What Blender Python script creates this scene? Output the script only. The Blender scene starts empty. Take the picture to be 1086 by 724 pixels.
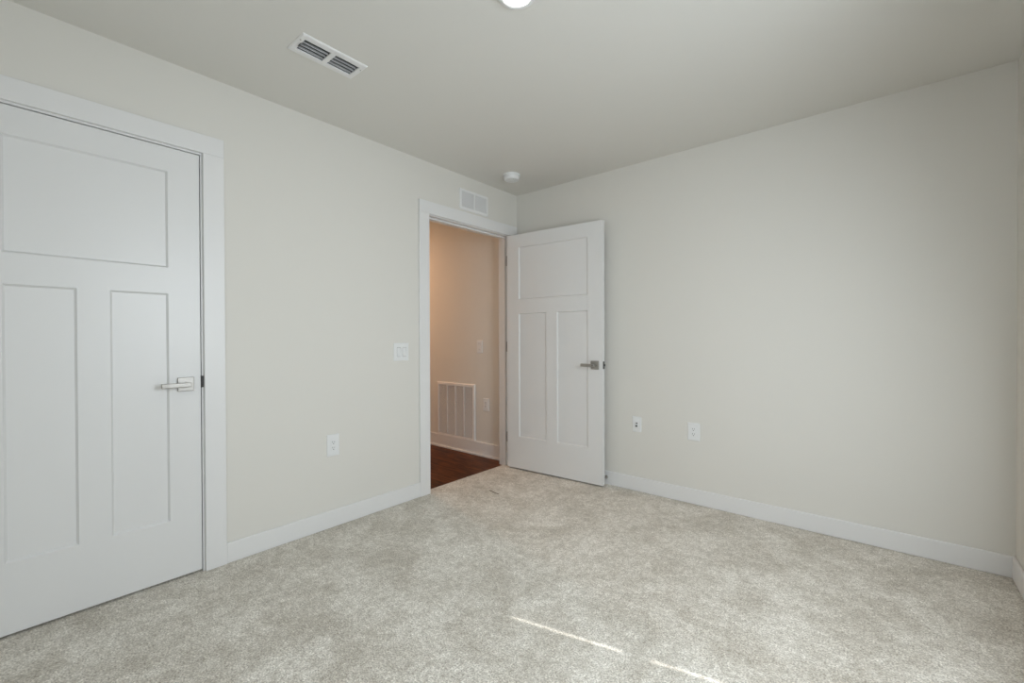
import bpy, bmesh, math, random
from mathutils import Vector, Matrix

C = bpy.context.scene.collection
S = bpy.context.scene
PI = math.pi
random.seed(4)

# ------------------------------------------------------------------ camera
FPX = 467.6                                     # focal length in pixels of the 1086 wide frame
cam = bpy.data.cameras.new('camera')
cam.sensor_width = 36.0
cam.lens = FPX / 1086.0 * 36.0
cam.clip_start = 0.02
cam_o = bpy.data.objects.new('camera', cam)
C.objects.link(cam_o)
S.camera = cam_o


def camera_matrix(loc, yaw, pitch, roll):
    f = Vector((-math.sin(yaw) * math.cos(pitch), math.cos(yaw) * math.cos(pitch), math.sin(pitch)))
    r = Vector((math.cos(yaw), math.sin(yaw), 0))
    u = r.cross(f)
    c, s = math.cos(roll), math.sin(roll)
    r2, u2 = c * r + s * u, -s * r + c * u
    m = Matrix((r2, u2, -f)).transposed().to_4x4()
    m.translation = loc
    return m


cam_o.matrix_world = camera_matrix(Vector((2.5612, -3.1220, 1.1425)), math.radians(40.0456), math.radians(-0.4192), math.radians(-0.1784))

# ------------------------------------------------------------------ light and exposure
SUN_EL = math.radians(48.75)
S.view_settings.view_transform = 'Standard'
S.view_settings.look = 'None'
S.view_settings.gamma = 1.0
S.view_settings.use_curve_mapping = False
S.view_settings.exposure = 0.0
S.cycles.max_bounces = 14
S.cycles.diffuse_bounces = 8
S.cycles.sample_clamp_indirect = 4.0

world = bpy.data.worlds.new('sky')
S.world = world
world.use_nodes = True
wn = world.node_tree
wn.nodes.clear()
w_out = wn.nodes.new('ShaderNodeOutputWorld')
w_bg = wn.nodes.new('ShaderNodeBackground')
w_sky = wn.nodes.new('ShaderNodeTexSky')
w_sky.sky_type = 'NISHITA'
w_sky.sun_disc = False
w_sky.sun_elevation = SUN_EL
w_bg.inputs['Strength'].default_value = 0.12
wn.links.new(w_sky.outputs[0], w_bg.inputs[0])
wn.links.new(w_bg.outputs[0], w_out.inputs[0])


def lamp(name, kind, loc, energy, color, **kw):
    l = bpy.data.lights.new(name, kind)
    l.energy = energy
    l.color = color
    for k, v in kw.items():
        setattr(l, k, v)
    o = bpy.data.objects.new(name, l)
    o.location = loc
    C.objects.link(o)
    return o


SUN_DIR = Vector((-0.973 * math.cos(SUN_EL), -0.231 * math.cos(SUN_EL), -math.sin(SUN_EL)))
sun = lamp('sun', 'SUN', (5, 0, 5), 3.6, (1.0, 0.975, 0.94), angle=math.radians(0.35))
sun.rotation_euler = SUN_DIR.to_track_quat('-Z', 'Y').to_euler()

# strip lamps standing in for daylight at the two blinds, tilted downward: one strip per bank of slats
DAY_TILT = math.radians(24)
DAY_COL = (0.845, 0.93, 1.0)


def window_light(x, y, z, toward, energy):
    for k in range(12):
        strip = lamp('window_strip_light', 'AREA', (x, y, z + 0.0985 * k), energy / 12.0, DAY_COL, shape='RECTANGLE', size=0.93, size_y=0.094)
        d = Vector(toward) * math.cos(DAY_TILT) + Vector((0, 0, -math.sin(DAY_TILT)))
        strip.rotation_euler = d.to_track_quat('-Z', 'Y').to_euler()


window_light(3.072, -1.823, 0.915, (-1, 0, 0), 35.5)      # window in the right wall
window_light(1.95, -3.776, 0.915, (0, 1, 0), 7.5)        # fill light, at a window added behind the camera


# ------------------------------------------------------------------ materials
def new_mat(name):
    m = bpy.data.materials.new(name)
    m.use_nodes = True
    nt = m.node_tree
    return m, nt, nt.nodes['Principled BSDF']


def paint(name, col, rough=0.6, bump=0.0, scale=220.0, metallic=0.0, dist=0.001):
    m, nt, b = new_mat(name)
    b.inputs['Base Color'].default_value = (*col, 1)
    b.inputs['Roughness'].default_value = rough
    b.inputs['Metallic'].default_value = metallic
    if bump:
        tc = nt.nodes.new('ShaderNodeTexCoord')
        n = nt.nodes.new('ShaderNodeTexNoise')
        n.inputs['Scale'].default_value = scale
        n.inputs['Detail'].default_value = 3
        bp = nt.nodes.new('ShaderNodeBump')
        bp.inputs['Strength'].default_value = bump
        bp.inputs['Distance'].default_value = dist
        nt.links.new(tc.outputs['Object'], n.inputs['Vector'])
        nt.links.new(n.outputs['Fac'], bp.inputs['Height'])
        nt.links.new(bp.outputs[0], b.inputs['Normal'])
    return m


def emit(name, col, strength):
    m, nt, b = new_mat(name)
    b.inputs['Base Color'].default_value = (0.9, 0.9, 0.9, 1)
    b.inputs['Emission Color'].default_value = (*col, 1)
    b.inputs['Emission Strength'].default_value = strength
    return m


M_WALL = paint('wall_paint', (0.70, 0.685, 0.645), 0.75, 0.12, 160)
M_CEIL = paint('ceiling_paint', (0.70, 0.69, 0.655), 0.8, 0.15, 120)
M_TRIM = paint('trim_paint', (0.745, 0.745, 0.745), 0.38, 0.03, 60)
M_DOOR = paint('door_paint', (0.725, 0.727, 0.727), 0.36, 0.04, 40)
M_PLASTIC = paint('white_plastic', (0.765, 0.775, 0.78), 0.3)
M_VENT = paint('vent_enamel', (0.78, 0.78, 0.78), 0.35)
M_GAP_SHADE = paint('grey_gap_shade', (0.30, 0.30, 0.30), 0.6)  # shade tone for the gap round the switch rockers
M_SLOT = paint('dark_slot', (0.02, 0.02, 0.02), 0.6)
M_DUCT = paint('duct_interior', (0.15, 0.15, 0.16), 0.7)
M_NICKEL = paint('satin_nickel', (0.40, 0.385, 0.36), 0.42, metallic=1.0)
M_DARKMETAL = paint('dark_bronze', (0.07, 0.068, 0.066), 0.5, metallic=0.6)
M_RUBBER = paint('rubber', (0.12, 0.12, 0.12), 0.7)
M_LENS = emit('lamp_lens', (1.0, 0.95, 0.88), 6.0)
M_HLENS = emit('warm_lamp_lens', (1.0, 0.62, 0.33), 6.0)
M_LED = paint('status_lens', (0.35, 0.45, 0.35), 0.2)
M_SLAT = paint('blind_slat', (0.85, 0.85, 0.83), 0.5)
M_CREASE = paint('dark_crease_shade', (0.26, 0.225, 0.18), 0.9)  # tone of the shade in a carpet crease


def carpet_material():
    m, nt, b = new_mat('carpet')
    L = nt.links.new
    tc = nt.nodes.new('ShaderNodeTexCoord')

    def noise(scale, detail, rough=0.55, dist=0.0):
        n = nt.nodes.new('ShaderNodeTexNoise')
        n.inputs['Scale'].default_value = scale
        n.inputs['Detail'].default_value = detail
        n.inputs['Roughness'].default_value = rough
        n.inputs['Distortion'].default_value = dist
        L(tc.outputs['Object'], n.inputs['Vector'])
        return n

    def ramp(src, p0, c0, p1, c1):
        r = nt.nodes.new('ShaderNodeValToRGB')
        r.color_ramp.elements[0].position = p0
        r.color_ramp.elements[0].color = (*c0, 1)
        r.color_ramp.elements[1].position = p1
        r.color_ramp.elements[1].color = (*c1, 1)
        L(src, r.inputs[0])
        return r

    def mix(kind, fac, a, bb):
        x = nt.nodes.new('ShaderNodeMix')
        x.data_type = 'RGBA'
        x.blend_type = kind
        x.inputs[0].default_value = fac
        L(a, x.inputs[6])
        L(bb, x.inputs[7])
        return x.outputs[2]

    pile_shade = ramp(noise(4.2, 5, 0.62, 0.6).outputs['Fac'], 0.36, (0.60, 0.572, 0.517), 0.64, (0.785, 0.767, 0.722))  # broad blotches: shading of the pile direction, put into the colour
    mid = ramp(noise(22, 4, 0.65, 0.4).outputs['Fac'], 0.33, (0.83, 0.815, 0.79), 0.66, (1.09, 1.09, 1.09))
    tuft = ramp(noise(170, 2, 0.6).outputs['Fac'], 0.32, (0.55, 0.53, 0.50), 0.68, (1.27, 1.27, 1.27))
    clump = ramp(noise(62, 3, 0.6, 0.3).outputs['Fac'], 0.34, (0.82, 0.80, 0.77), 0.66, (1.12, 1.12, 1.12))
    c = mix('MULTIPLY', 1.0, pile_shade.outputs[0], mid.outputs[0])
    c = mix('MULTIPLY', 1.0, c, clump.outputs[0])
    c = mix('MULTIPLY', 1.0, c, tuft.outputs[0])
    L(c, b.inputs['Base Color'])
    b.inputs['Roughness'].default_value = 1.0
    b.inputs['Specular IOR Level'].default_value = 0.05
    b.inputs['Sheen Weight'].default_value = 0.15
    bp1 = nt.nodes.new('ShaderNodeBump')
    bp1.inputs['Strength'].default_value = 0.7
    bp1.inputs['Distance'].default_value = 0.006
    L(noise(150, 3, 0.7).outputs['Fac'], bp1.inputs['Height'])
    bp2 = nt.nodes.new('ShaderNodeBump')
    bp2.inputs['Strength'].default_value = 0.35
    bp2.inputs['Distance'].default_value = 0.02
    L(noise(14, 4, 0.6, 0.4).outputs['Fac'], bp2.inputs['Height'])
    L(bp1.outputs[0], bp2.inputs['Normal'])
    L(bp2.outputs[0], b.inputs['Normal'])
    return m


def wood_material():
    m, nt, b = new_mat('wood_plank')
    L = nt.links.new
    tc = nt.nodes.new('ShaderNodeTexCoord')
    mp = nt.nodes.new('ShaderNodeMapping')
    mp.inputs['Scale'].default_value = (3.0, 26.0, 3.0)       # grain runs along x
    L(tc.outputs['Object'], mp.inputs['Vector'])
    n = nt.nodes.new('ShaderNodeTexNoise')
    n.inputs['Scale'].default_value = 1.6
    n.inputs['Detail'].default_value = 6
    n.inputs['Distortion'].default_value = 0.8
    L(mp.outputs[0], n.inputs['Vector'])
    r = nt.nodes.new('ShaderNodeValToRGB')
    e = r.color_ramp.elements
    e[0].position, e[0].color = 0.34, (0.018, 0.004, 0.0015, 1)
    e[1].position, e[1].color = 0.68, (0.165, 0.050, 0.013, 1)
    L(n.outputs['Fac'], r.inputs[0])
    br = nt.nodes.new('ShaderNodeTexBrick')
    br.inputs['Scale'].default_value = 1.0
    br.inputs['Brick Width'].default_value = 1.2
    br.inputs['Row Height'].default_value = 0.13
    br.inputs['Mortar Size'].default_value = 0.002
    br.inputs['Color1'].default_value = (0.65, 0.65, 0.65, 1)
    br.inputs['Color2'].default_value = (1.15, 1.15, 1.15, 1)
    br.inputs['Mortar'].default_value = (0.25, 0.25, 0.25, 1)
    L(tc.outputs['Object'], br.inputs['Vector'])
    x = nt.nodes.new('ShaderNodeMix')
    x.data_type = 'RGBA'
    x.blend_type = 'MULTIPLY'
    x.inputs[0].default_value = 1.0
    L(r.outputs[0], x.inputs[6])
    L(br.outputs['Color'], x.inputs[7])
    L(x.outputs[2], b.inputs['Base Color'])
    b.inputs['Roughness'].default_value = 0.45
    b.inputs['Specular IOR Level'].default_value = 0.15
    return m


M_CARPET = carpet_material()
M_WOOD = wood_material()
M_GLASS = bpy.data.materials.new('window_glass')
M_GLASS.use_nodes = True
_nt = M_GLASS.node_tree
_nt.nodes.remove(_nt.nodes['Principled BSDF'])
_tr = _nt.nodes.new('ShaderNodeBsdfTransparent')
_gl = _nt.nodes.new('ShaderNodeBsdfGlossy')
_gl.inputs['Roughness'].default_value = 0.02
_mx = _nt.nodes.new('ShaderNodeMixShader')
_mx.inputs[0].default_value = 0.06
_nt.links.new(_tr.outputs[0], _mx.inputs[1])
_nt.links.new(_gl.outputs[0], _mx.inputs[2])
_nt.links.new(_mx.outputs[0], _nt.nodes['Material Output'].inputs['Surface'])


# ------------------------------------------------------------------ mesh helpers
def obj(name, bm, mat, parent=None, bevel=0.0, segs=2, smooth=False, loc=None):
    me = bpy.data.meshes.new(name)
    bmesh.ops.recalc_face_normals(bm, faces=bm.faces)
    bm.to_mesh(me)
    bm.free()
    o = bpy.data.objects.new(name, me)
    C.objects.link(o)
    me.materials.append(mat)
    if parent:
        o.parent = parent
    if loc:
        o.location = loc
    if bevel:
        md = o.modifiers.new('bevel', 'BEVEL')
        md.width = bevel
        md.segments = segs
        md.limit_method = 'ANGLE'
        md.angle_limit = math.radians(40)
    if smooth:
        for p in me.polygons:
            p.use_smooth = True
        md = o.modifiers.new('edges', 'EDGE_SPLIT')
        md.split_angle = math.radians(35)
    return o


def box(bm, x0, x1, y0, y1, z0, z1):
    v = [bm.verts.new(p) for p in ((x0, y0, z0), (x1, y0, z0), (x1, y1, z0), (x0, y1, z0), (x0, y0, z1), (x1, y0, z1), (x1, y1, z1), (x0, y1, z1))]
    for f in ((0, 3, 2, 1), (4, 5, 6, 7), (0, 1, 5, 4), (1, 2, 6, 5), (2, 3, 7, 6), (3, 0, 4, 7)):
        bm.faces.new([v[i] for i in f])
    return v


def boxes(*bs):
    bm = bmesh.new()
    for b in bs:
        box(bm, *b)
    return bm


def slab(us, vs, solid, thick, to3):
    """one closed mesh: the solid cells of a grid, extruded over thick=(a, b); to3(u, v, w) gives the point"""
    bm = bmesh.new()
    cache = {}

    def V(i, j, k):
        if (i, j, k) not in cache:
            cache[(i, j, k)] = bm.verts.new(to3(us[i], vs[j], thick[k]))
        return cache[(i, j, k)]

    n, m = len(us) - 1, len(vs) - 1

    def S_(i, j):
        return 0 <= i < n and 0 <= j < m and solid((us[i] + us[i + 1]) / 2, (vs[j] + vs[j + 1]) / 2)

    for i in range(n):
        for j in range(m):
            if not S_(i, j):
                continue
            bm.faces.new([V(i, j, 0), V(i + 1, j, 0), V(i + 1, j + 1, 0), V(i, j + 1, 0)])
            bm.faces.new([V(i, j + 1, 1), V(i + 1, j + 1, 1), V(i + 1, j, 1), V(i, j, 1)])
            for (di, dj, a, b) in ((-1, 0, (i, j), (i, j + 1)), (1, 0, (i + 1, j + 1), (i + 1, j)), (0, -1, (i + 1, j), (i, j)), (0, 1, (i, j + 1), (i + 1, j + 1))):
                if not S_(i + di, j + dj):
                    bm.faces.new([V(*a, 0), V(*b, 0), V(*b, 1), V(*a, 1)])
    return bm


def wall(u0, u1, v0, v1, holes, thick, to3):
    us = sorted({u0, u1, *[h[0] for h in holes], *[h[1] for h in holes]})
    vs = sorted({v0, v1, *[h[2] for h in holes], *[h[3] for h in holes]})
    us = [u for u in us if u0 <= u <= u1]
    vs = [v for v in vs if v0 <= v <= v1]
    return slab(us, vs, lambda u, v: not any(h[0] < u < h[1] and h[2] < v < h[3] for h in holes), thick, to3)


def lathe(profile, seg=40, axis='Z'):
    """profile of (radius, height) turned about the axis"""
    bm = bmesh.new()
    rings = []
    for r, h in profile:
        if r < 1e-6:
            rings.append([bm.verts.new((0, 0, h))])
        else:
            rings.append([bm.verts.new((r * math.cos(2 * PI * k / seg), r * math.sin(2 * PI * k / seg), h)) for k in range(seg)])
    for a, b in zip(rings, rings[1:]):
        for k in range(seg):
            q = [a[k % len(a)], a[(k + 1) % len(a)], b[(k + 1) % len(b)], b[k % len(b)]]
            q = list(dict.fromkeys(q))
            if len(q) > 2:
                bm.faces.new(q)
    if axis == 'X':
        bmesh.ops.rotate(bm, verts=bm.verts, matrix=Matrix.Rotation(PI / 2, 3, 'Y'))
    if axis == 'Y':
        bmesh.ops.rotate(bm, verts=bm.verts, matrix=Matrix.Rotation(PI / 2, 3, 'X'))
    return bm


def tag(o, label, cat, kind=None, group=None):
    o['label'] = label
    o['category'] = cat
    if kind:
        o['kind'] = kind
    if group:
        o['group'] = group
    return o


def empty(name, loc, rotz=0.0):
    o = bpy.data.objects.new(name, None)
    o.empty_display_size = 0.1
    o.location = loc
    o.rotation_euler = (0, 0, rotz)
    C.objects.link(o)
    return o


def st(name, bm, mat, label, cat, bevel=0.0):
    return tag(obj(name, bm, mat, None, bevel), label, cat, 'structure')


# ------------------------------------------------------------------ the room
H = 2.44
W = 3.046                       # room width along x
Y0 = -3.75                      # wall behind the camera
T = 0.115                       # wall thickness
BH, BT = 0.104, 0.014           # baseboard
HX, HY = -3.0, -1.16            # the hall's far end and its other side

st('floor', boxes((-0.062, W + T, Y0 - T, T, -0.10, 0.0)), M_CARPET, 'mottled beige grey cut pile carpet with painted pile shading covering the bedroom floor', 'floor')
st('floor_hall', boxes((HX, -0.062, HY, T, -0.10, -0.012)), M_WOOD, 'dark reddish brown wood plank floor in the hall beyond the doorway', 'floor')
st('floor_closet', boxes((-0.80, -0.062, Y0, HY, -0.10, 0.0)), M_CARPET, 'beige grey carpet inside the closet behind the closed door', 'floor')
VX, VY = 0.605, -2.10           # ceiling register
st('ceiling', wall(HX, W + T, Y0 - T, T, [(VX - 0.046, VX + 0.046, VY - 0.129, VY + 0.129)], (H, H + 0.12), lambda u, v, w: (u, v, w)), M_CEIL, 'flat off white painted ceiling', 'ceiling')

# door openings in the left wall (finished jamb faces)
CJ0, CJ1, CJZ = -3.2145, -2.4455, 2.045          # closet
DJ0, DJ1, DJZ = -1.026, -0.110, 2.052            # hall door
JT = 0.018
st('wall_left', wall(Y0 - T, 0.0, -0.1, H, [(CJ0 - JT, CJ1 + JT, -0.2, CJZ + JT), (DJ0 - JT, DJ1 + JT, -0.2, DJZ + JT)], (-T, 0.0), lambda u, v, w: (w, u, v)),
   M_WALL, 'warm off white painted wall holding the closet door and the hall doorway', 'wall')
st('wall_back', boxes((-T, W + T, 0.0, T, -0.1, H)), M_WALL, 'blank warm off white wall behind the open door', 'wall')
WY0, WY1, WZ0, WZ1 = -2.29, -1.312, 0.84, 2.075
st('wall_right', wall(Y0 - T, 0.0, -0.1, H, [(WY0, WY1, WZ0, WZ1)], (W, W + T), lambda u, v, w: (w, u, v)),
   M_WALL, 'off white painted wall with the window, seen as a sliver past the far corner', 'wall')
FX0, FX1 = 1.95 - 0.489, 1.95 + 0.489
st('wall_front', wall(0.0, W, -0.1, H, [(FX0, FX1, WZ0, WZ1)], (Y0 - T, Y0), lambda u, v, w: (u, w, v)), M_WALL, 'off white painted wall across the room from the open door', 'wall')
st('wall_hall_end', boxes((HX, -T, 0.0, T, -0.1, H)), M_WALL, 'hall wall with the large return grille, lit warm', 'wall')
st('wall_hall_far', boxes((HX - T, HX, HY - T, T, -0.1, H)), M_WALL, 'off white wall at the distant end of the hall', 'wall')
st('wall_hall_side', boxes((HX, -T, HY - T, HY, -0.1, H)), M_WALL, 'off white hall wall between the hall and the closet', 'wall')
st('wall_closet', boxes((-0.80 - T, -0.80, Y0, HY - T, -0.1, H), (-0.80, -T, Y0 - T, Y0, -0.1, H)), M_WALL, 'off white wall inside the closet', 'wall')


# baseboards
def base(name, b, label):
    return st(name, boxes(b), M_TRIM, label, 'baseboard', 0.0045)


CW = 0.0905                                       # casing width
CO1 = -2.4375 + CW - 0.001                        # outer edge of the closet casing, right leg
base('baseboard_left', (0.0, BT, CO1, -1.119, 0.0, BH), 'white flat baseboard running between the closet casing and the doorway casing')
base('baseboard_back', (0.0, W, -BT, 0.0, 0.0, BH), 'long white flat baseboard along the blank wall behind the open door')
base('baseboard_right', (W - BT, W, Y0, -BT, 0.0, BH), 'white flat baseboard turning out of the picture at the far corner')
base('baseboard_front', (0.0, W - BT, Y0, Y0 + BT, 0.0, BH), 'white flat baseboard on the wall across from the open door')
bmh = boxes((HX, -T, -BT, 0.0, -0.012, 0.122), (HX, -T, -BT - 0.012, -BT, -0.012, 0.006))
st('baseboard_hall', bmh, M_TRIM, 'white baseboard with shoe moulding below the hall return grille', 'baseboard', 0.002)


# casings and jambs
def casing(name, y0, y1, z, label, ztop=None, x0=0.0, x1=0.0165, right=True):
    """y0, y1, z: inner edges"""
    bm = bmesh.new()
    ro = y1 + CW if right else y1
    box(bm, x0, x1, y0 - CW, y0, 0.0, z)
    box(bm, x0, x1, y1, min(y1 + CW, -0.0145), 0.0, z)
    box(bm, x0, x1, y0 - CW, min(y1 + CW, -0.0145), z, z + CW)
    return st(name, bm, M_TRIM, label, 'door casing', 0.0025)


def jamb(name, y0, y1, z, stop_x, label):
    bm = bmesh.new()
    box(bm, -T - 0.002, -0.0005, y0 - JT, y0, -0.02, z)
    box(bm, -T - 0.002, -0.0005, y1, y1 + JT, -0.02, z)
    box(bm, -T - 0.002, -0.0005, y0 - JT, y1 + JT, z, z + JT)
    a, b = stop_x                                  # the door stop strip
    box(bm, a, b, y0, y0 + 0.013, -0.02, z - 0.013)
    box(bm, a, b, y1 - 0.013, y1, -0.02, z - 0.013)
    box(bm, a, b, y0, y1, z - 0.013, z)
    return st(name, bm, M_TRIM, label, 'door frame', 0.0015)


casing('trim_1', CJ0 - 0.006, CJ1 + 0.008, CJZ + 0.008, 'white flat casing around the closed closet door')
jamb('trim_2', CJ0, CJ1, CJZ, (-0.075, -0.040), 'white jamb around the closed closet door')
casing('trim_3', DJ0 - 0.004, DJ1 + 0.005, DJZ + 0.006, 'white flat casing around the open hall doorway')
jamb('trim_4', DJ0, DJ1, DJZ, (-0.078, -0.040), 'white jamb lining the open hall doorway')
bm = boxes((-T - 0.0165, -T, DJ0 - 0.09, DJ0 - 0.005, -0.012, DJZ), (-T - 0.0165, -T, DJ1 + 0.005, -0.030, -0.012, DJZ), (-T - 0.0165, -T, DJ0 - 0.09, -0.030, DJZ, DJZ + 0.09))
st('trim_5', bm, M_TRIM, 'white casing on the hall side of the doorway', 'door casing', 0.002)


# ------------------------------------------------------------------ doors
def leaf_mesh(width, height, holes, th):
    """stiles and rails round the panel openings; both faces with sloped sticking; u along +x, face at y=0 and y=th"""
    us = sorted({0.0, width, *[h[0] for h in holes], *[h[1] for h in holes]})
    vs = sorted({0.0, height, *[h[2] for h in holes], *[h[3] for h in holes]})
    inhole = lambda u, v: any(h[0] < u < h[1] and h[2] < v < h[3] for h in holes)
    return slab(us, vs, lambda u, v: not inhole(u, v), (0.0, th), lambda u, v, w: (u, w, v))


def sticking(holes, th, d=0.009, s=0.007):
    """the sloped edge moulding round every panel, both faces"""
    bm = bmesh.new()
    for (a, b, c, e) in holes:
        for f0, f1 in ((0.0, d), (th, th - d)):
            o = [(a, c), (b, c), (b, e), (a, e)]
            i = [(a + s, c + s), (b - s, c + s), (b - s, e - s), (a + s, e - s)]
            vo = [bm.verts.new((p[0], f0, p[1])) for p in o]
            vi = [bm.verts.new((p[0], f1, p[1])) for p in i]
            vb = [bm.verts.new((p[0], f1, p[1])) for p in o]
            for k in range(4):
                n = (k + 1) % 4
                bm.faces.new([vo[k], vo[n], vi[n], vi[k]])
                bm.faces.new([vi[k], vi[n], vb[n], vb[k]])
                bm.faces.new([vb[k], vb[n], vo[n], vo[k]])
    return bm


def make_door(name, loc, rotz, width, height, label):
    """origin at the bottom of the free-standing face's left end; the face seen is y=0, the leaf goes to y=+th"""
    th = 0.035
    st_w, mu = 0.126, 0.105
    half = (width - 2 * st_w - mu) / 2
    holes = [(st_w, width - st_w, 1.468, 1.918), (st_w, st_w + half, 0.276, 1.345), (width - st_w - half, width - st_w, 0.276, 1.345)]
    root = empty(name, loc, rotz)
    tag(root, label, 'door', 'structure')
    lf = obj('leaf', leaf_mesh(width, height, holes, th), M_DOOR, root, 0.0015)
    obj('panel_moulding', sticking(holes, th), M_DOOR, lf)
    for (a, b, c, e) in holes:
        obj('panel', boxes((a, b, 0.0088, th - 0.0088, c, e)), M_DOOR, lf)
    return root, lf


def bar(bm, pts, hw, hh):
    """square-section bar through points in the plane z=const"""
    rings = []
    for k, p in enumerate(pts):
        a = Vector(pts[max(k - 1, 0)])
        b = Vector(pts[min(k + 1, len(pts) - 1)])
        t = (b - a).normalized()
        n = Vector((-t.y, t.x, 0))
        p = Vector(p)
        rings.append([bm.verts.new(p + n * s * hw + Vector((0, 0, q * hh))) for s, q in ((-1, -1), (1, -1), (1, 1), (-1, 1))])
    for a, b in zip(rings, rings[1:]):
        for k in range(4):
            bm.faces.new([a[k], a[(k + 1) % 4], b[(k + 1) % 4], b[k]])
    bm.faces.new(rings[0][::-1])
    bm.faces.new(rings[-1])


def lever_set(root, u, z, face_y, out, dirn, knob=True):
    """square rose and straight lever; out = -1 / +1 along y away from the face, dirn = lever direction along x"""
    h = bpy.data.objects.new('lever_handle', None)
    C.objects.link(h)
    h.parent = root
    h.location = (u, face_y, z)
    h['label'] = 'satin nickel lever handle on a square rose'
    o = out
    y = sorted((0.0, o * 0.009))
    obj('rose', boxes((-0.033, 0.033, y[0], y[1], -0.033, 0.033)), M_NICKEL, h, 0.0025, 3)
    y = sorted((o * 0.009, o * 0.040))
    bm = lathe([(0, y[0]), (0.011, y[0]), (0.011, y[1]), (0, y[1])], 24, 'Z')
    bmesh.ops.rotate(bm, verts=bm.verts, matrix=Matrix.Rotation(-PI / 2, 3, 'X'))
    obj('neck', bm, M_NICKEL, h, smooth=True)
    bm = bmesh.new()
    d = dirn
    bar(bm, [(-d * 0.013, o * 0.046, 0), (d * 0.03, o * 0.0465, 0), (d * 0.075, o * 0.047, 0), (d * 0.102, o * 0.045, 0)], 0.0065, 0.0105)
    obj('lever', bm, M_NICKEL, h, 0.003, 3)
    if knob:
        bm = lathe([(0, 0.0), (0.0035, 0.0), (0.003, 0.004), (0, 0.0042)], 16)
        bmesh.ops.rotate(bm, verts=bm.verts, matrix=Matrix.Rotation(PI / 2 if o < 0 else -PI / 2, 3, 'X'))
        obj('privacy_pin', bm, M_DARKMETAL, h, loc=(0.0, o * 0.0525, 0.0), smooth=True)
    return h


# closet door: closed in the left wall, its face looks into the room (+x): local x -> world +y, local -y -> world +x
CLW = 0.762
cd, _ = make_door('door_1', (-0.002, CJ1 - 0.0035 - CLW, 0.011), PI / 2, CLW, 2.030,
                  'white three panel closet door, closed, with a bright lever handle')
lever_set(cd, CLW - 0.062, 0.916, 0.0, -1, -1, False)
sp = obj('strike_lip', boxes((CLW + 0.0005, CLW + 0.0034, -0.003, 0.028, 0.893, 0.955), (CLW + 0.0034, CLW + 0.0110, -0.0060, -0.0015, 0.896, 0.952)), M_DARKMETAL, cd, 0.001)
sp['label'] = 'dark metal strike lip at the door edge'

# bedroom door: swung wide open against the back wall, hinge at the doorway's right jamb
DLW = 0.910
DANG = math.radians(3.65)
bd, _ = make_door('door_2', (0.0215, -0.166, 0.012), DANG, DLW, 2.030,
                  'white three panel bedroom door standing wide open before the blank wall')
lever_set(bd, DLW - 0.062, 0.922, 0.0, -1, -1, True)
lever_set(bd, DLW - 0.062, 0.922, 0.035, 1, -1, False)
lp = obj('latch_plate', boxes((DLW - 0.0005, DLW + 0.0012, 0.005, 0.030, 0.893, 0.951)), M_DARKMETAL, bd, 0.0006)
bm = bmesh.new()
lv = box(bm, DLW + 0.001, DLW + 0.0115, 0.011, 0.024, 0.914, 0.930)
lv[1].co.y += 0.008
lv[5].co.y += 0.008
obj('latch_bolt', bm, M_DARKMETAL, lp, 0.0008)
for hz in (0.20, 1.01, 1.78):
    hg = obj('hinge', boxes((-0.0016, 0.0003, 0.003, 0.033, hz, hz + 0.09)), M_NICKEL, bd)
    bm = lathe([(0, hz), (0.0055, hz), (0.0055, hz + 0.09), (0, hz + 0.09)], 16)
    pl = boxes((-0.0355, -0.0030, DJ1 - 0.0016, DJ1 - 0.0002, hz, hz + 0.09))          # the plate on the jamb
    inv = Matrix.Rotation(-DANG, 4, 'Z') @ Matrix.Translation(-Vector(bd.location))
    for v in pl.verts:
        z = v.co.z
        v.co = inv @ v.co
        v.co.z = z
    obj('jamb_plate', pl, M_NICKEL, hg)
    obj('hinge_knuckle', bm, M_NICKEL, hg, loc=(-0.006, 0.040, 0), smooth=True)


# ------------------------------------------------------------------ window in the right wall (behind the camera's right shoulder)
hwid = (WY1 - WY0) / 2
HZ = WZ1 - WZ0


def make_window(name, loc, rotz, label, blind_label, gap):
    """local +x points out of the room; z = 0 at the bottom of the opening; gap = slit left beside the blind at +y"""
    wr = empty(name, loc, rotz)
    tag(wr, label, 'window', 'structure')
    fr = 0.010
    q = hwid
    obj('frame', boxes((0.06, 0.114, -q, -q + 0.03, 0, HZ), (0.06, 0.114, q - fr, q, 0, HZ), (0.06, 0.114, -q, q, HZ - 0.015, HZ), (0.06, 0.114, -q, q, 0, 0.03)), M_TRIM, wr, 0.002)
    obj('meeting_rail', boxes((0.075, 0.105, -q + 0.03, q - fr, 0.583, 0.665)), M_TRIM, wr, 0.002)
    for z0, z1 in ((0.03, 0.583), (0.665, HZ - 0.015)):
        obj('glass', boxes((0.092, 0.095, -q + 0.03, q - fr, z0, z1)), M_GLASS, wr)
    obj('sill', boxes((-0.03, 0.06, -q - 0.03, q + 0.03, -0.02, 0)), M_TRIM, wr, 0.002)
    bl = empty('window_blind', Vector(loc) + Matrix.Rotation(rotz, 3, 'Z') @ Vector((0.045, 0, 0)), rotz)
    tag(bl, blind_label, 'blind')
    obj('headrail', boxes((-0.014, 0.012, -q + 0.004, q - gap, HZ - 0.045, HZ - 0.002)), M_SLAT, bl, 0.002)
    bm = bmesh.new()
    n_sl = 30
    for k in range(n_sl):
        z = 0.012 + (HZ - 0.06) * k / (n_sl - 1)
        box(bm, 0.0025, 0.0055, -q + 0.004, q - gap, max(z - 0.024, 0.003), z + 0.024)
    obj('slats', bm, M_SLAT, bl)


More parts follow.
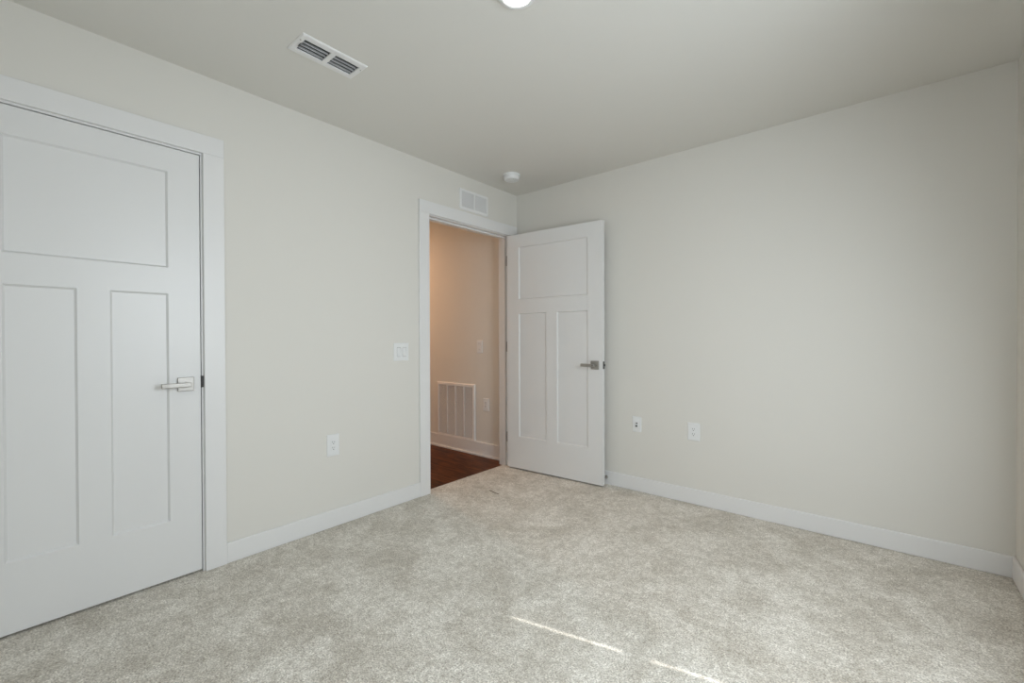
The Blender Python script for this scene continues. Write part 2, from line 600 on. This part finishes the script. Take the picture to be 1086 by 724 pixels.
make_window('window_1', (W, (WY0 + WY1) / 2, WZ0), 0.0, 'white double hung window in the wall at the far right corner, outside the picture',
            'white slatted blind on the window of the sunny side, a slit of sun beside it', 0.041)
make_window('window_fill', ((FX0 + FX1) / 2, Y0, WZ0), -PI / 2, 'white double hung window, added for fill light, facing the open door, outside the picture',  # unseen window, added to carry the front fill light
            'white slatted blind on the added fill window facing the open door', 0.012)


# ------------------------------------------------------------------ ceiling fittings
def recessed_light(name, loc, label, lens, r, watt, col):
    t = empty(name, loc)
    tag(t, label, 'ceiling light')
    obj('trim_ring', lathe([(r, 0.0), (r, -0.004), (r - 0.004, -0.010), (r - 0.018, -0.015), (r - 0.023, -0.013), (r - 0.023, -0.003), (r - 0.023, 0.0)], 56), M_PLASTIC, t, smooth=True)
    obj('lens', lathe([(r - 0.0235, -0.006), (r - 0.0235, -0.0115), (r - 0.05, -0.0135), (0, -0.014)], 56), lens, t, smooth=True)
    l = bpy.data.lights.new('lamp_glow', 'AREA')
    l.shape = 'DISK'
    l.size = 2 * (r - 0.025)
    l.energy = watt
    l.color = col
    lo = bpy.data.objects.new('lamp_glow', l)
    C.objects.link(lo)
    lo.parent = t
    lo.location = (0, 0, -0.018)
    return t


recessed_light('ceiling_light', (1.506, -1.832, H), 'round white flush ceiling light, switched on, at the top edge of the picture', M_LENS, 0.077, 2.0, (1.0, 0.93, 0.84))
recessed_light('ceiling_light', (-2.05, -0.55, H), 'round warm ceiling light in the hall beyond the doorway', M_HLENS, 0.077, 17.5, (1.0, 0.57, 0.32))

sd = empty('smoke_detector', (0.30, -0.43, H))
tag(sd, 'small round white smoke detector on the ceiling near the corner', 'smoke detector')
obj('base', lathe([(0.068, 0.0), (0.068, -0.010), (0.066, -0.013), (0, -0.013)], 48), M_PLASTIC, sd, smooth=True)
obj('body', lathe([(0.060, -0.013), (0.060, -0.020), (0.062, -0.022), (0.061, -0.034), (0.054, -0.043), (0.030, -0.046), (0, -0.046)], 48), M_PLASTIC, sd, smooth=True)
obj('test_button', lathe([(0.014, -0.0458), (0.014, -0.048), (0.012, -0.049), (0, -0.049)], 24), M_PLASTIC, sd, smooth=True)
obj('indicator', lathe([(0.003, -0.0440), (0.0028, -0.0464), (0, -0.047)], 12), M_LED, sd, loc=(0.034, -0.02, 0), smooth=True)


def frame_bevel(bm, u0, u1, v0, v1, iu, iv, lip, depth, to3):
    """picture-frame shaped grille border: outer edge thin on the surface, rising to depth at the inner edge"""
    o = [(u0, v0), (u1, v0), (u1, v1), (u0, v1)]
    m = [(u0 + lip, v0 + lip), (u1 - lip, v0 + lip), (u1 - lip, v1 - lip), (u0 + lip, v1 - lip)]
    i = [(u0 + iu, v0 + iv), (u1 - iu, v0 + iv), (u1 - iu, v1 - iv), (u0 + iu, v1 - iv)]
    rings = [[bm.verts.new(to3(*p, 0.0)) for p in o], [bm.verts.new(to3(*p, depth * 0.5)) for p in o], [bm.verts.new(to3(*p, depth)) for p in m], [bm.verts.new(to3(*p, depth)) for p in i], [bm.verts.new(to3(*p, 0.0)) for p in i]]
    for a, b in zip(rings, rings[1:]):
        for k in range(4):
            n = (k + 1) % 4
            bm.faces.new([a[k], a[n], b[n], b[k]])
    return bm


def tilted_slat(bm, u0, u1, v, half, w0, w1, th, to3):
    """thin blade along u, its section running from (v-half, w0) to (v+half, w1)"""
    pts = []
    for u in (u0, u1):
        for (vv, ww) in ((v - half, w0), (v + half, w1), (v + half, w1 - th), (v - half, w0 - th)):
            pts.append(bm.verts.new(to3(u, vv, ww)))
    for f in ((0, 1, 2, 3), (7, 6, 5, 4), (0, 4, 5, 1), (1, 5, 6, 2), (2, 6, 7, 3), (3, 7, 4, 0)):
        bm.faces.new([pts[k] for k in f])


# ceiling register: long side along y; u = y, v = x, w = down
cv = empty('ceiling_vent', (VX, VY, H))
tag(cv, 'white metal ceiling air register with two banks of slots', 'air vent')
t3 = lambda u, v, w: (v, u, -w)
bm = frame_bevel(bmesh.new(), -0.153, 0.153, -0.076, 0.076, 0.024, 0.030, 0.005, 0.007, t3)
box(bm, -0.046, 0.046, -0.011, 0.011, -0.007, -0.0005)
obj('frame', bm, M_VENT, cv, 0.0008)
bm = boxes((-0.0455, -0.0445, -0.1285, 0.1285, -0.001, 0.115), (0.0445, 0.0455, -0.1285, 0.1285, -0.001, 0.115), (-0.0445, 0.0445, -0.1285, -0.1275, -0.001, 0.115), (-0.0445, 0.0445, 0.1275, 0.1285, -0.001, 0.115), (-0.0445, 0.0445, -0.1275, 0.1275, 0.114, 0.115))
obj('duct_boot', bm, M_DUCT, cv)
for s in (-1, 1):
    bm = bmesh.new()
    for k in range(4):
        v = -0.0330 + 0.0235 * k
        tilted_slat(bm, 0.0105 if s > 0 else -0.1270, 0.1270 if s > 0 else -0.0105, v, 0.0036, -0.0080, 0.0056, 0.0012, t3)
    obj('louvers', bm, M_VENT, cv)
obj('damper_lever', boxes((-0.018, 0.012, -0.1335, -0.1300, -0.0085, -0.0060)), M_SLOT, cv)
for (sx, sy) in ((0.0, -0.143), (0.0, 0.143)):
    obj('screw', lathe([(0.0035, -0.0068), (0.0032, -0.0082), (0, -0.0086)], 14), M_NICKEL, cv, loc=(sx + 0.03, sy, 0), smooth=True)

# transfer grille over the doorway: u = y, v = z, w = out of the wall (+x)
tg = empty('transfer_grille', (0.0, -0.553, 2.250))
tag(tg, 'small white wall grille in two sections above the doorway', 'air vent')
t3 = lambda u, v, w: (w, u, v)
bm = frame_bevel(bmesh.new(), -0.163, 0.163, -0.083, 0.083, 0.022, 0.022, 0.004, 0.007, t3)
box(bm, 0.0005, 0.007, -0.008, 0.008, -0.062, 0.062)
obj('frame', bm, M_VENT, tg, 0.0008)
obj('duct_shade_sheet', boxes((0.0004, 0.0012, -0.142, 0.142, -0.062, 0.062)), M_DUCT, tg)  # dark sheet on the solid wall, painting the shaded duct behind the louvers
for s in (-1, 1):
    bm = bmesh.new()
    for k in range(21):
        v = -0.058 + 0.0058 * k
        tilted_slat(bm, 0.008 if s > 0 else -0.1415, 0.1415 if s > 0 else -0.008, v, 0.0020, 0.0022, 0.0062, 0.0008, t3)
    obj('louvers', bm, M_VENT, tg)

# large return grille on the hall wall: u = x, v = z, w = out of the wall (-y)
rg = empty('return_grille', (-0.826, 0.0, 0.3975))
tag(rg, 'large square white return air grille low on the hall wall', 'air vent')
t3 = lambda u, v, w: (u, -w, v)
g = 0.285
bm = frame_bevel(bmesh.new(), -g, g, -g, g, 0.030, 0.030, 0.006, 0.012, t3)
obj('frame', bm, M_VENT, rg, 0.001)
obj('duct_shade_sheet', boxes((-g + 0.028, g - 0.028, -0.0016, -0.0004, -g + 0.028, g - 0.028)), M_DUCT, rg)  # dark sheet in place of a duct opening, its shade as colour
for k in (1, 2, 3):
    u = -g + 0.03 + (2 * g - 0.06) * k / 4
    obj('mullion', boxes((u - 0.006, u + 0.006, -0.012, -0.0016, -g + 0.029, g - 0.029)), M_VENT, rg, 0.0008)
bm = bmesh.new()
for k in range(78):
    v = -g + 0.034 + (2 * g - 0.068) * k / 77
    tilted_slat(bm, -g + 0.029, g - 0.029, v, 0.0022, 0.0090, 0.0030, 0.0008, t3)
obj('louvers', bm, M_VENT, rg)


# ------------------------------------------------------------------ electrical plates
def plate_mesh(w, h, d=0.006):
    """plate in local x/z, face towards -y"""
    bm = bmesh.new()
    rings = []
    for (s, y) in ((0, 0.0), (0, -0.003), (0.0035, -d)):
        rings.append([bm.verts.new((sx * (w / 2 - s), y, sz * (h / 2 - s))) for sx, sz in ((-1, -1), (1, -1), (1, 1), (-1, 1))])
    for a, b in zip(rings, rings[1:]):
        for k in range(4):
            bm.faces.new([a[k], a[(k + 1) % 4], b[(k + 1) % 4], b[k]])
    bm.faces.new(rings[0][::-1])
    bm.faces.new(rings[-1])
    return bm


def screw(parent, x, z):
    bm = lathe([(0.0028, 0.0), (0.0026, 0.0012), (0, 0.0014)], 14)
    bmesh.ops.rotate(bm, verts=bm.verts, matrix=Matrix.Rotation(PI / 2, 3, 'X'))
    return obj('screw', bm, M_PLASTIC, parent, loc=(x, -0.0059, z), smooth=True)


def outlet(loc, rotz, w, h, label):
    t = empty('wall_outlet', loc, rotz)
    tag(t, label, 'power outlet')
    obj('plate', plate_mesh(w, h), M_PLASTIC, t, 0.001)
    rc = obj('receptacle', boxes((-0.0165, 0.0165, -0.0085, -0.0055, -0.0335, 0.0335)), M_PLASTIC, t, 0.001)
    for s in (-1, 1):
        z = s * 0.017
        bm = boxes((-0.0072, -0.0050, -0.0089, -0.0080, z - 0.001, z + 0.008), (0.0050, 0.0072, -0.0089, -0.0080, z, z + 0.007))
        obj('slot', bm, M_SLOT, rc)
        bm = lathe([(0.0027, 0.0), (0.0027, 0.0006), (0, 0.0006)], 14)
        bmesh.ops.rotate(bm, verts=bm.verts, matrix=Matrix.Rotation(PI / 2, 3, 'X'))
        obj('ground_hole', bm, M_SLOT, rc, loc=(0, -0.0084, z - 0.0075))
    screw(t, 0, h / 2 - 0.014)
    screw(t, 0, -h / 2 + 0.014)
    return t


def switch(loc, rotz, w, h, gangs, label, name='light_switch'):
    t = empty(name, loc, rotz)
    tag(t, label, 'light switch')
    obj('plate', plate_mesh(w, h), M_PLASTIC, t, 0.001)
    for k in range(gangs):
        x = (k - (gangs - 1) / 2) * 0.046
        fr_ = bmesh.new()
        for b in ((-0.0175, -0.0155, -0.034, 0.034), (0.0155, 0.0175, -0.034, 0.034), (-0.0155, 0.0155, 0.032, 0.034), (-0.0155, 0.0155, -0.034, -0.032)):
            box(fr_, x + b[0], x + b[1], -0.0066, -0.0055, b[2], b[3])
        obj('rocker_frame', fr_, M_PLASTIC, t)
        obj('rocker_gap_shade', boxes((x - 0.0157, x + 0.0157, -0.0062, -0.0052, -0.0323, 0.0323)), M_GAP_SHADE, t)  # grey box paints the shade in the gap round the rocker
        bm = bmesh.new()
        v = box(bm, x - 0.0138, x + 0.0138, -0.0072, -0.0050, -0.0300, 0.0300)
        for q in v:
            if q.co.y < -0.006:
                q.co.y = -0.0105 if q.co.z < 0 else -0.0066
        obj('rocker', bm, M_PLASTIC, t, 0.0008)
        screw(t, x, h / 2 - 0.012)
        screw(t, x, -h / 2 + 0.012)
    return t


R_L = PI / 2          # plates on the left wall face +x
outlet((0.0, -1.773, 0.496), R_L, 0.079, 0.132, 'white wall outlet low between the closet and the doorway')
switch((0.0, -1.273, 1.050), R_L, 0.124, 0.124, 2, 'white double light switch on the wall left of the doorway')
outlet((1.569, 0.0, 0.496), 0.0, 0.082, 0.122, 'white power outlet on the blank wall, the one farther from the open door')

mp = empty('media_plate', (1.157, 0.0, 0.497))
tag(mp, 'white wall plate with two dark jacks nearest the open door', 'wall plate')
obj('plate', plate_mesh(0.070, 0.115), M_PLASTIC, mp, 0.001)
ins = obj('insert', boxes((-0.0165, 0.0165, -0.0080, -0.0055, -0.0335, 0.0335)), M_PLASTIC, mp, 0.001)
obj('data_jack', boxes((-0.0065, 0.0065, -0.0085, -0.0078, 0.0040, 0.0125)), M_SLOT, ins)
bm = lathe([(0.0072, 0.0), (0.0072, 0.0022), (0.0050, 0.0024), (0.0050, 0.0090), (0.0018, 0.0090), (0.0018, 0.0070), (0, 0.0070)], 20)
bmesh.ops.rotate(bm, verts=bm.verts, matrix=Matrix.Rotation(PI / 2, 3, 'X'))
cj = obj('coax_jack', bm, M_DARKMETAL, ins, loc=(-0.001, -0.0078, -0.0115), smooth=True)
screw(mp, 0, 0.0465)
screw(mp, 0, -0.0465)

switch((-0.476, 0.0, 1.061), 0.0, 0.078, 0.124, 1, 'single light switch on the hall wall above the return grille')
outlet((-0.392, 0.0, 0.497), 0.0, 0.078, 0.124, 'wall outlet on the hall wall beside the return grille')

# ------------------------------------------------------------------ door stop and carpet crease
ds = empty('door_stop', (0.911, -BT, 0.056))
tag(ds, 'small dark metal door stop on the baseboard behind the open door', 'door stop')


def yl(profile, seg=20):
    bm = lathe(profile, seg)
    bmesh.ops.rotate(bm, verts=bm.verts, matrix=Matrix.Rotation(PI / 2, 3, 'X'))
    return bm


obj('flange', yl([(0, 0), (0.013, 0.0), (0.0125, 0.003), (0.007, 0.006), (0, 0.006)]), M_NICKEL, ds, smooth=True)
obj('shaft', yl([(0, 0.005), (0.0045, 0.005), (0.0045, 0.044), (0, 0.044)]), M_NICKEL, ds, smooth=True)
obj('tip', yl([(0, 0.043), (0.008, 0.043), (0.0085, 0.048), (0.007, 0.053), (0, 0.054)]), M_RUBBER, ds, smooth=True)

bm = bmesh.new()  # crease in the carpet, its shade drawn as a thin dark bar
pts = [(-0.055, 0.010), (-0.02, 0.004), (0.015, -0.005), (0.055, -0.009)]
bar(bm, [(x, y, 0.0025) for x, y in pts], 0.0025, 0.0025)
tag(obj('carpet_crease', bm, M_CREASE, None, 0.001, loc=(0.358, -0.714, 0)), 'thin dark line painting the shade of a carpet crease near the doorway', 'carpet crease')
